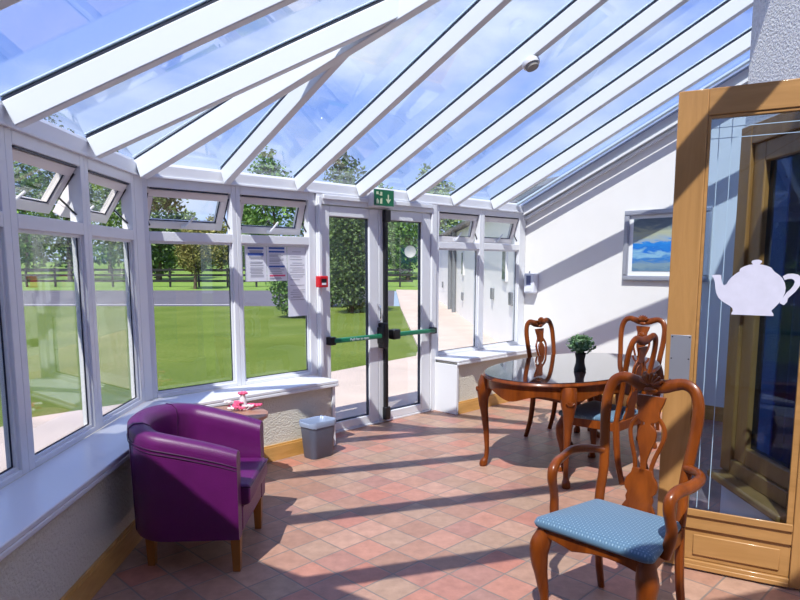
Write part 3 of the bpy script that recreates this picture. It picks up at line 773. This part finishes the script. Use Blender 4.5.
def put(o, p, rz): o.location = p; o.rotation_euler = (0, 0, rz); return o
put(chair('mahogany chair tucked in at the window side of the table', GC), D(5.165, 3.045), A45)
c3 = copy_tree(bpy.data.objects['dining_chair']); c3['label'] = 'mahogany chair with its back in shade, pushed under the near right side of the table'
put(c3, D(4.54, 2.345), A45+math.pi)
c4 = copy_tree(bpy.data.objects['dining_chair']); c4['label'] = 'mahogany chair at the far end of the table, below the picture'
put(c4, D(5.78, 2.755), -A45)
ca = chair('mahogany carver armchair with blue patterned seat in the foreground', None, arms=True)
ca.name = 'carver_chair'; ca['category'] = 'armchair'
put(ca, D(2.575, 1.250), R(-46))

# ------------------------------------------------------------------ oval dining table
tb = empty('dining_table', D(4.70, 2.685), A45, label='oval dark polished dining table with carved cabriole legs', cat='table')
def oval(A, B, n=72, e=2.25):
    r = []
    for k in range(n):
        t = 2*math.pi*k/n; c, s = math.cos(t), math.sin(t)
        r.append((A*math.copysign(abs(c)**(2/e), c), B*math.copysign(abs(s)**(2/e), s)))
    return r
TA, TB = .935, .545
MB().rings([[(x, y, z) for x, y in oval(TA+d, TB+d)] for d, z in ((-.03, .722), (-.006, .726), (0, .735), (-.004, .745), (-.012, .7535))]).build('tabletop_edge', M['maho'], tb)
MB().rings([[(x, y, z) for x, y in oval(TA+d, TB+d)] for d, z in ((-.013, .7537), (-.010, .757), (-.013, .760))]).build('tabletop', M['top'], tb)
n = 144; i0, i1 = oval(TA-.03, TB-.03, n), oval(TA-.05, TB-.05, n)
ap = [[], [], [], []]
for k in range(n):
    zl = .612+.052*abs(math.sin(8*math.pi*k/n))**1.5 - .012*abs(math.cos(4*math.pi*k/n))
    ap[0].append((*i0[k], .7215)); ap[1].append((*i0[k], zl)); ap[2].append((*i1[k], zl)); ap[3].append((*i1[k], .7215))
MB().rings(ap, closed=True).build('apron', M['maho'], tb)
for sx_, sy_ in ((-1, 1), (-1, -1), (1, 1), (1, -1)):
    cx, cy = sx_*.695, sy_*.35
    d = Vector((sx_*.75, sy_*.66)).normalized()
    prof = [(.0, .715, .060), (.015, .66, .063), (.030, .60, .056), (.036, .53, .040), (.024, .42, .029), (.010, .28, .023), (.002, .15, .018), (.006, .075, .018), (.024, .035, .031), (.028, .012, .032), (.024, 0, .024)]
    lg = MB().tube([(cx+d.x*o_, cy+d.y*o_, z) for o_, z, _ in prof], [q for _, _, q in prof], seg=12, res=3).build('leg', M['maho'], tb)
    sh = MB(); th = math.atan2(d.y, d.x)
    for i in range(5):
        a = R(-50+25*i)
        mt = Matrix.Rotation(th+math.pi/2, 3, 'Z') @ Matrix.Rotation(a, 3, 'Y')
        off = Matrix.Rotation(th+math.pi/2, 3, 'Z') @ Vector((math.sin(a)*.02, 0, math.cos(a)*.02))
        sh.ell((cx+d.x*.086+off.x, cy+d.y*.086+off.y, .60+off.z), (.007, .009, .022), 8, 5, mt)
    sh.build('shell_carving', M['maho'], lg)

pl = empty('potted_plant', D(4.50, 2.53, .7602), 0, label='small bushy green plant in a black pot on the dining table', cat='plant')
MB().lathe([(.001, 0), (.044, 0), (.047, .01), (.034, .06), (.033, .09), (.043, .14), (.036, .142), (.030, .13), (.001, .128)], seg=20).build('pot', M['black'], pl)
def leaves(mb, rnd, c, rad, n, sz, squash=1.0, shell=.55):
    for _ in range(n):
        a = rnd.uniform(0, 2*math.pi); z = rnd.uniform(-1, 1); q = math.sqrt(1-z*z); rr = rnd.uniform(shell, 1)
        p = Vector((c[0]+rad[0]*rr*q*math.cos(a), c[1]+rad[1]*rr*q*math.sin(a), c[2]+rad[2]*rr*z))
        d1 = Vector((rnd.gauss(0, 1), rnd.gauss(0, 1), rnd.gauss(0, .7))).normalized(); d2 = d1.orthogonal().normalized()
        d2 = (Matrix.Rotation(rnd.uniform(0, 6.28), 3, d1) @ d2)
        s = sz*rnd.uniform(.6, 1.3)
        o = len(mb.v); mb.v += [tuple(p-d1*s), tuple(p+d2*s*.5*squash), tuple(p+d1*s), tuple(p-d2*s*.5*squash)]; mb.f.append((o, o+1, o+2, o+3))
fo = MB(); rnd = random.Random(5)
leaves(fo, rnd, (0, 0, .205), (.11, .11, .072), 420, .020, 1.0, .3)
leaves(fo, rnd, (0, 0, .255), (.06, .06, .035), 90, .018, .7, .3)
fo.build('foliage', leafmat('pot_foliage', (.04, .10, .04), (.10, .20, .08), (.26, .38, .22)), pl, smooth=False)
st = MB()
for k in range(7): st.tube([(0, 0, .12), (.012*math.cos(k), .012*math.sin(k), .16), (.07*math.cos(k*.9), .07*math.sin(k*.9), .24)], [.003, .003, .002], seg=5)
st.build('stem', M['leafplant'], pl)

# ------------------------------------------------------------------ purple tub chair
tc = empty('tub_chair', (-1.165, 3.475, 0), R(90+1), label='purple leather tub armchair with tapered wooden legs by the left window', cat='armchair')
# U-shaped plan: arm end, round the back, arm end (local front is -y)
plan = []
hw_, yf, ym, ry = .305, -.345, .02, .195
for k in range(6): plan.append((hw_+.012*k/5, yf+(ym-yf)*k/5))
for k in range(1, 24):
    a = math.pi*k/24; plan.append(((hw_+.012)*math.cos(a)**1 if True else 0, ym+ry*math.sin(a)))
for k in range(6): plan.append((-hw_-.012*(1-k/5), ym+(yf-ym)*k/5))
npl = len(plan); rings = []; seam = []
for i, (x, y) in enumerate(plan):
    a = Vector(plan[max(0, i-1)]); b = Vector(plan[min(npl-1, i+1)]); t = (b-a).normalized(); nr = Vector((t.y, -t.x))   # outward
    f = min(1, max(0, (y-yf)/(ym+ry-yf))); top = .648+.135*(f**.85)
    th = .044+.010*f
    prof = [(.9, .195), (1.0, .21), (1.0, top-.09), (1.08, top-.05), (1.0, top-.018), (.55, top), (-.3, top), (-.95, top-.02), (-1.15, top-.055), (-1.0, top-.11), (-1.0, .21), (-.9, .195)]
    lean = .015*f
    rings.append([(x+nr.x*(th*o_+lean*(z-.2)/.6), y+nr.y*(th*o_+lean*(z-.2)/.6), z) for o_, z in prof])
    seam.append((x+nr.x*(th*1.04+lean*.95), y+nr.y*(th*1.04+lean*.95), top-.075))
MB().rings(rings).build('shell', M['leather'], tc, bev=0, ang=60)
MB().tube(seam, .0035, seg=6).build('piping', M['leatherdark'], tc)
MB().tube([(p[0], p[1], p[2]-.018) for p in seam], .0022, seg=6).build('piping', M['leatherdark'], tc)
for i in (11, 23):
    MB().tube([tuple(Vector(rings[i][k])*1.0+Vector((0, 0, .002))) for k in range(1, 11)], .003, seg=6).build('seam', M['leatherdark'], tc)
# seat front panel and cushion
MB().box(-.247, .247, -.345, .12, .20, .335).build('seat_base', M['leather'], tc, bev=.012)
rr = []
def cush(k, z):
    pts = [(-.243, -.385), (.243, -.385), (.247, -.1), (.225, .06), (.13, .15), (0, .195), (-.13, .15), (-.225, .06), (-.247, -.1)]
    return [(x*k, -.07+(y+.07)*k, z) for x, y in pts]
MB().rings([cush(.95, .337), cush(1, .35), cush(1, .43), cush(.97, .45), cush(.6, .462), cush(.2, .465)]).build('seat_cushion', M['leather'], tc, bev=.01, ang=60)
MB().tube([(x, y, .436) for x, y, _ in cush(1.004, 0)], .004, seg=6, closed=True).build('cushion_piping', M['leatherdark'], tc)
for x, y in ((-.275, -.315), (.275, -.315), (-.20, .15), (.20, .15)):
    MB().rings([[(x+i*q, y+j*q, z) for i, j in ((-1, -1), (1, -1), (1, 1), (-1, 1))] for q, z in ((.019, 0), (.026, .194))]).build('leg', M['chairleg'], tc, bev=.003)

# ------------------------------------------------------------------ side table, flowers, bin
stb = empty('side_table', (-1.20, 4.46, 0), label='round wooden side table between tub chair and window corner', cat='table')
MB().lathe([(.001, .505), (.255, .505), (.27, .515), (.27, .535), (.262, .54), (.001, .54)], seg=48).build('tabletop', M['sidewood'], stb)
for k in range(4):
    a = R(20+90*k); x, y = .20*math.cos(a), .20*math.sin(a)
    MB().tube([(x, y, .504), (x*1.05, y*1.05, 0)], [.022, .016], seg=10).build('leg', M['mahodark'], stb)
MB().lathe([(.17, .44), (.205, .44), (.205, .504), (.17, .504)], seg=40).build('apron', M['mahodark'], stb)
fw_ = empty('flower_arrangement', (-1.13, 4.56, .5402), label='pink and white artificial flowers lying on the side table', cat='flowers')
rnd = random.Random(11)
for k in range(15):
    x, y, z = -.10+.0145*k+rnd.uniform(-.02, .02), rnd.uniform(-.06, .06), rnd.uniform(.018, .06)
    m_ = MB()
    m_.tube([(x*.5, y*.3, .003), (x, y, z)], .003, seg=5)
    for j in range(5):
        a = j*1.257+rnd.random(); m_.ell((x+.014*math.cos(a), y+.014*math.sin(a), z+.004), (.016, .011, .010), 8, 4, Matrix.Rotation(a, 3, 'Z'))
    m_.build('pink_flower' if k % 3 else 'white_flower', M['petalp'] if k % 3 else M['petalw'], fw_)
v_ = MB().lathe([(.001, 0), (.022, 0), (.026, .05), (.018, .11), (.001, .11)], (.0, .03, 0), 14).build('vase', M['petalw'], fw_)
m_ = MB()
for j in range(6): m_.ell((.02*math.cos(j*1.05), .03+.02*math.sin(j*1.05), .120), (.018, .013, .012), 8, 4, Matrix.Rotation(j*1.05, 3, 'Z'))
m_.build('pink_flower', M['petalp'], fw_)

bn = empty('waste_bin', D(3.225, 4.185), A45, label='grey plastic waste bin with pale blue liner beside the doors', cat='bin')
def rrect(w, d, c, z, n=6):
    r = []
    for (sx_, sy_, a0) in ((1, 1, 0), (-1, 1, 90), (-1, -1, 180), (1, -1, 270)):
        for k in range(n+1):
            a = R(a0+90*k/n); r.append((sx_*(w-c)+c*math.cos(a), sy_*(d-c)+c*math.sin(a), z))
    return r
MB().rings([rrect(.105, .075, .04, 0), rrect(.108, .078, .045, .004), rrect(.13, .10, .05, .29), rrect(.126, .096, .05, .29), rrect(.102, .072, .04, .012)]).build('bin_body', M['bin'], bn, ang=50)
rl = random.Random(2)
ln = [rrect(.126, .097, .05, .245), rrect(.134, .104, .052, .262), rrect(.138, .108, .052, .29), rrect(.134, .104, .05, .307), rrect(.122, .092, .046, .30), rrect(.114, .084, .045, .22), rrect(.098, .069, .04, .05)]
ln = [[(x*(1+rl.uniform(-.02, .02)*(1+2*(i_ > 4))), y*(1+rl.uniform(-.02, .02)*(1+2*(i_ > 4))), z+rl.uniform(-.007, .007)) for x, y, z in q] for i_, q in enumerate(ln)]
MB().rings(ln[1:], caps=False).build('bin_liner', M['liner'], bn, ang=80)

# ------------------------------------------------------------------ outdoors
GZ = -.06
def ground(name, pts, z, mat, kind='structure', t=.05):
    mb = MB(); mb.prism(pts, lambda x, y, q: (x, y, q), z-t, z); return tag(mb.build(name, mat, smooth=False), kind=kind)
ground('lawn', [(-60, -20), (30, -20), (30, 25.5), (-60, 25.5)], GZ, M['lawn'])
def xw(y): return 2.276-.0196*y
pv = [D(C0a-.3, BG+.1), D(AE+.5, BG+.1), Vector((xw(9), 9, 0)), Vector((xw(40), 40, 0)), Vector((-.25, 41, 0)), Vector((.02, 24, 0)), Vector((.36, 12.4, 0)), Vector((.28, 11.25, 0)), Vector((-1.1, 9.45, 0)), Vector((-2.9, 7.6, 0)), Vector((-3.9, 6.6, 0)), Vector((-4.2, 3, 0)), Vector((-4.2, -2, 0)), L(-2, DG+.1), L(C0l+.2, DG+.1)]
ground('path', [(p.x, p.y) for p in pv], GZ+.05, M['concrete'], t=.06)
ground('road', [(-60, 25.5), (-.25, 25.6), (-.35, 41), (-60, 41)], GZ-.01, M['tarmac'])
ground('verge', [(-60, 41), (30, 41), (30, 44), (-60, 44)], GZ, M['field'])
mb = MB(); pts = [(-120, 44, GZ), (60, 44, GZ), (60, 75, 1.0), (-120, 75, 1.0), (60, 200, 2.2), (-120, 200, 2.2)]
mb.add(pts, [(0, 1, 2, 3), (3, 2, 4, 5)]); tag(mb.build('field', M['field']), kind='structure')
ln = MB()
for y in (26.6,): ln.box(-30, -7, y, y+.12, GZ-.0095, GZ-.004)
tag(ln.build('road_marking', M['line'], smooth=False), kind='structure')

# long white wing of the building beyond the end wall
wg = empty('building_wing', (0, 0, 0), label='long low white rendered building wing beside the outdoor path', cat='building')
y0, y1 = 9.1, 46.0; th = math.atan(-.0196)
def wy(px): return 2.276/((px-400)/650+.0196)
mb = MB(); mb.prism([(xw(y0), y0), (xw(y1), y1), (xw(y1)+5, y1), (xw(y0)+5, y0)], lambda x, y, t: (x, y, t), GZ, 2.62); mb.build('wall', M['render'], wg, smooth=False)
mb = MB(); q0, q1 = y0-.1, y1+.2
mb.add([(xw(q0)-.25, q0, 2.62), (xw(q1)-.25, q1, 2.62), (xw(q1)+2.5, q1, 3.1), (xw(q0)+2.5, q0, 3.1), (xw(q0)-.25, q0, 2.70), (xw(q1)-.25, q1, 2.70), (xw(q1)+2.5, q1, 3.2), (xw(q0)+2.5, q0, 3.2)], [(3, 2, 1, 0), (4, 5, 6, 7), (0, 1, 5, 4), (1, 2, 6, 5), (2, 3, 7, 6), (3, 0, 4, 7)])
mb.build('roof', M['slate'], wg, smooth=False)
for px in (451.5, 455.8):
    y = wy(px); MB().tube([(xw(y)-.07, y, GZ+.02), (xw(y)-.07, y, 2.61)], .07, seg=10).build('downpipe', M['pipe'], wg)
for px in (424, 433, 463, 478, 505):
    y = wy(px); fr_ = MB().box(xw(y)-.04, xw(y)+.05, y-.22, y+.22, 1.25, 1.95).build('window', M['upvc'], wg, smooth=False)
    MB().box(xw(y)-.046, xw(y)-.0405, y-.18, y+.18, 1.29, 1.91).build('pane', M['winext'], fr_, smooth=False)
for px, z in ((443, .75), (463, .62), (477, .62), (493, .95), (512, .95)):
    y = wy(px); MB().box(xw(y)-.05, xw(y)+.01, y-.14, y+.14, z-.12, z+.12).build('wall_vent', M['pipe'], wg, bev=.01)
dsh = empty('satellite_dish', (xw(45)-.45, 45, 2.42), label='pale satellite dish fixed to the far end of the white wing', cat='satellite dish')
d_ = MB().lathe([(.001, .0), (.35, .05), (.62, .16), (.66, .20), (.62, .18), (.35, .075), (.001, .02)], seg=24); d_.v = [(x*.6-.25, -y_z*.6-.15, y*.62) for x, y, y_z in d_.v]
d_.build('dish', simple('dish_grey', (0.40, 0.39, 0.38), 0.6), dsh); MB().tube([(.40, 0, -.3), (-.1, 0, -.2), (-.25, -.14, 0)], .03, seg=8).build('bracket', M['pipe'], dsh)

# post and rail fence
fc = empty('field_fence', (0, 45.4, GZ+.045), label='black post and rail fence along the far side of the road', cat='fence')
r_ = MB()
for z in (.35, .75, 1.12): r_.box(-40, .9, -.02, .02, z, z+.15)
r_.build('rail', M['fence'], fc, smooth=False)
for k in range(21):
    x = -40+2*k; MB().box(x-.06, x+.06, .021, .12, 0, 1.35).build('post', M['fence'], fc, smooth=False)

def tree(kind, label, x, y, h, rw, mat, trunk=.3, low=.15, seed=0, n=1500, group=None, cat='tree', dense=.45, lsz=None):
    rnd = random.Random(seed); r = empty(kind, (x, y, GZ if y < 44 else (-.06 if y < 45 else -.06+min(1.06, (y-44)/31*1.06))), label=label, cat=cat, group=group)
    mb = MB(); lsz = lsz or max(.055, rw*.06); n = int(n*1.7)
    k = 11
    for i in range(k):
        t = i/(k-1); zc = h*(low+.12+(.80-low)*t); wr = rw*math.sin(math.pi*(.18+.68*t))
        a = rnd.uniform(0, 6.28); c = (wr*.42*math.cos(a), wr*.42*math.sin(a), zc)
        leaves(mb, rnd, c, (wr*.72, wr*.72, h*(.9-low)*.19), n//k, lsz, 1.1, dense)
    leaves(mb, rnd, (0, 0, h*(.5+low/2)), (rw*.8, rw*.8, h*(1-low)*.48), n//2, lsz, 1.1, .6)
    mb.build('crown', M[mat], r, smooth=False)
    tr = MB().tube([(0, 0, 0), (.05*rw, 0, h*.35), (0, .04*rw, h*.7)], [trunk*.5, trunk*.4, trunk*.15], seg=8)
    for j in range(3):
        a = rnd.uniform(0, 6.28); tr.tube([(0, 0, h*.35), (rw*.5*math.cos(a), rw*.5*math.sin(a), h*.65)], [trunk*.25, trunk*.08], seg=6)
    tr.build('trunk', M['bark'], r)
    return r
def at(px, y): return (px-400)/650*y
tree('shrub', 'tall bushy green shrub on the lawn seen through the left door', at(352, 22), 22, 4.3, 1.05, 'leaf_dark', .12, .0, 1, 4200, cat='shrub', dense=.3)
tree('shrub', 'low rounded bright green shrub at the lawn edge behind the notices', at(293, 20), 20, 1.75, .85, 'leaf_mid', .08, .0, 2, 2600, cat='shrub', dense=.3)
tree('shrub', 'tall dark shrub growing right behind the bushy one by the door', at(332, 24.8), 24.8, 3.6, .9, 'leaf_mid', .1, .0, 8, 2400, cat='shrub', dense=.3)
tree('tree', 'small golden leaved tree standing at the field fence', at(196, 43.0), 43.0, 4.2, 1.55, 'leaf_gold', .25, .22, 3, 1600)
tree('tree', 'tall dark tree behind the fence left of the golden tree', at(160, 52), 52, 8.6, 3.0, 'leaf_dark', .5, .05, 4, 2000)
TG = 'trees beyond the field fence'
for i, (px, y, h, rw, mt) in enumerate(((30, 68, 11.5, 4.0, 'leaf_mid'), (72, 52, 12.0, 2.7, 'leaf_dark'), (112, 66, 12.5, 3.4, 'leaf_lite'), (-30, 52, 11, 3.6, 'leaf_dark'), (222, 70, 5.6, 3.0, 'leaf_gold'), (252, 84, 8.0, 3.4, 'leaf_lite'), (275, 58, 10.4, 3.4, 'leaf_mid'), (310, 72, 8.0, 3.2, 'leaf_lite'), (345, 55, 10.6, 2.9, 'leaf_dark'), (385, 62, 8.2, 3.2, 'leaf_mid'), (408, 54, 6.6, 2.4, 'leaf_mid'), (432, 58, 9.2, 3.2, 'leaf_lite'), (185, 84, 7.0, 4.0, 'leaf_lite'), (5, 75, 9.0, 4.0, 'leaf_lite'))):
    lab = ['broad green tree beyond the fence at the far left', 'tallest dark tree beyond the fence through the left windows', 'pale leafy tree beyond the fence beside the corner post', 'dark tree beyond the fence at the left edge of the view', 'low golden tree out in the field right of the small fence tree', 'pale tree in the field left of the notices', 'full green tree beyond the fence above the notices', 'pale distant tree just left of the double doors', 'dark tree rising behind the tall shrub', 'distant green tree in the gap between the doors', 'green tree at the end of the path', 'pale tree rising over the white wing', 'pale distant tree behind the golden fence tree', 'pale distant tree far across the field at left'][i]
    tree('tree', lab, at(px, y), y, h, rw, mt, .4, .05, 20+i, 1500, group=TG)

hg_ = MB(); rnd = random.Random(77)
for k in range(60):
    x = -62+1.5*k; leaves(hg_, rnd, (x, 92+rnd.uniform(-.6, .6), 1.1+1.9), (1.5, 1.0, 2.4+rnd.uniform(-.5, .9)), 70, .42, 1.2, .4)
tag(hg_.build('hedge', M['leaf_mid'], smooth=False), label='long green hedge along the far edge of the field', cat='hedge')

# ------------------------------------------------------------------ light
wd = bpy.data.worlds.new('sky'); bpy.context.scene.world = wd; wd.use_nodes = True
nt = wd.node_tree; nt.nodes.clear()
out = N(nt, 'ShaderNodeOutputWorld'); bg = N(nt, 'ShaderNodeBackground'); nt.links.new(bg.outputs[0], out.inputs[0])
tcw = N(nt, 'ShaderNodeTexCoord'); sp = N(nt, 'ShaderNodeSeparateXYZ'); nt.links.new(tcw.outputs['Generated'], sp.inputs[0])
sky = ramp(nt, sp.outputs[2], [(0.0, (0.50, 0.67, 1.0)), (0.25, (0.25, 0.42, 1.0)), (0.8, (0.14, 0.26, 0.95))])
mp = N(nt, 'ShaderNodeMapping'); mp.inputs['Scale'].default_value = (1.0, 1.0, 2.2); nt.links.new(tcw.outputs['Generated'], mp.inputs[0])
no = N(nt, 'ShaderNodeTexNoise', Scale=2.4, Detail=8.0, Roughness=0.58); nt.links.new(mp.outputs[0], no.inputs['Vector'])
cl = ramp(nt, no.outputs['Fac'], [(0.46, (0, 0, 0)), (0.66, (1, 1, 1))])
mx = N(nt, 'ShaderNodeMix', data_type='RGBA'); nt.links.new(cl, mx.inputs[0]); nt.links.new(sky, mx.inputs[6]); mx.inputs[7].default_value = (0.78, 0.87, 1.0, 1)
nt.links.new(mx.outputs[2], bg.inputs[0]); bg.inputs[1].default_value = 0.86

sl = bpy.data.lights.new('sun', 'SUN'); sl.energy = 5.1; sl.angle = R(.53); sl.color = (1.0, .95, .86)
so = bpy.data.objects.new('sun', sl); C.objects.link(so)
dirv = Vector((.197, .677, -1.0)).normalized()
so.rotation_euler = dirv.to_track_quat('-Z', 'Y').to_euler()

# ------------------------------------------------------------------ camera
cam = bpy.data.cameras.new('camera'); co = bpy.data.objects.new('camera', cam); C.objects.link(co)
cam.sensor_width = 36; cam.lens = 650/800*36; cam.shift_y = 48/800; cam.clip_start = .05; cam.clip_end = 500
co.location = (0, 0, 1.58); co.rotation_euler = (R(90-7.3636), 0, 0)
sc_ = bpy.context.scene; sc_.camera = co
sc_.view_settings.view_transform = 'Standard'; sc_.view_settings.look = 'None'; sc_.view_settings.gamma = 1; sc_.view_settings.use_curve_mapping = False
sc_.view_settings.exposure = 0.40
try:
    sc_.cycles.transparent_max_bounces = 24; sc_.cycles.max_bounces = 10
except Exception: pass
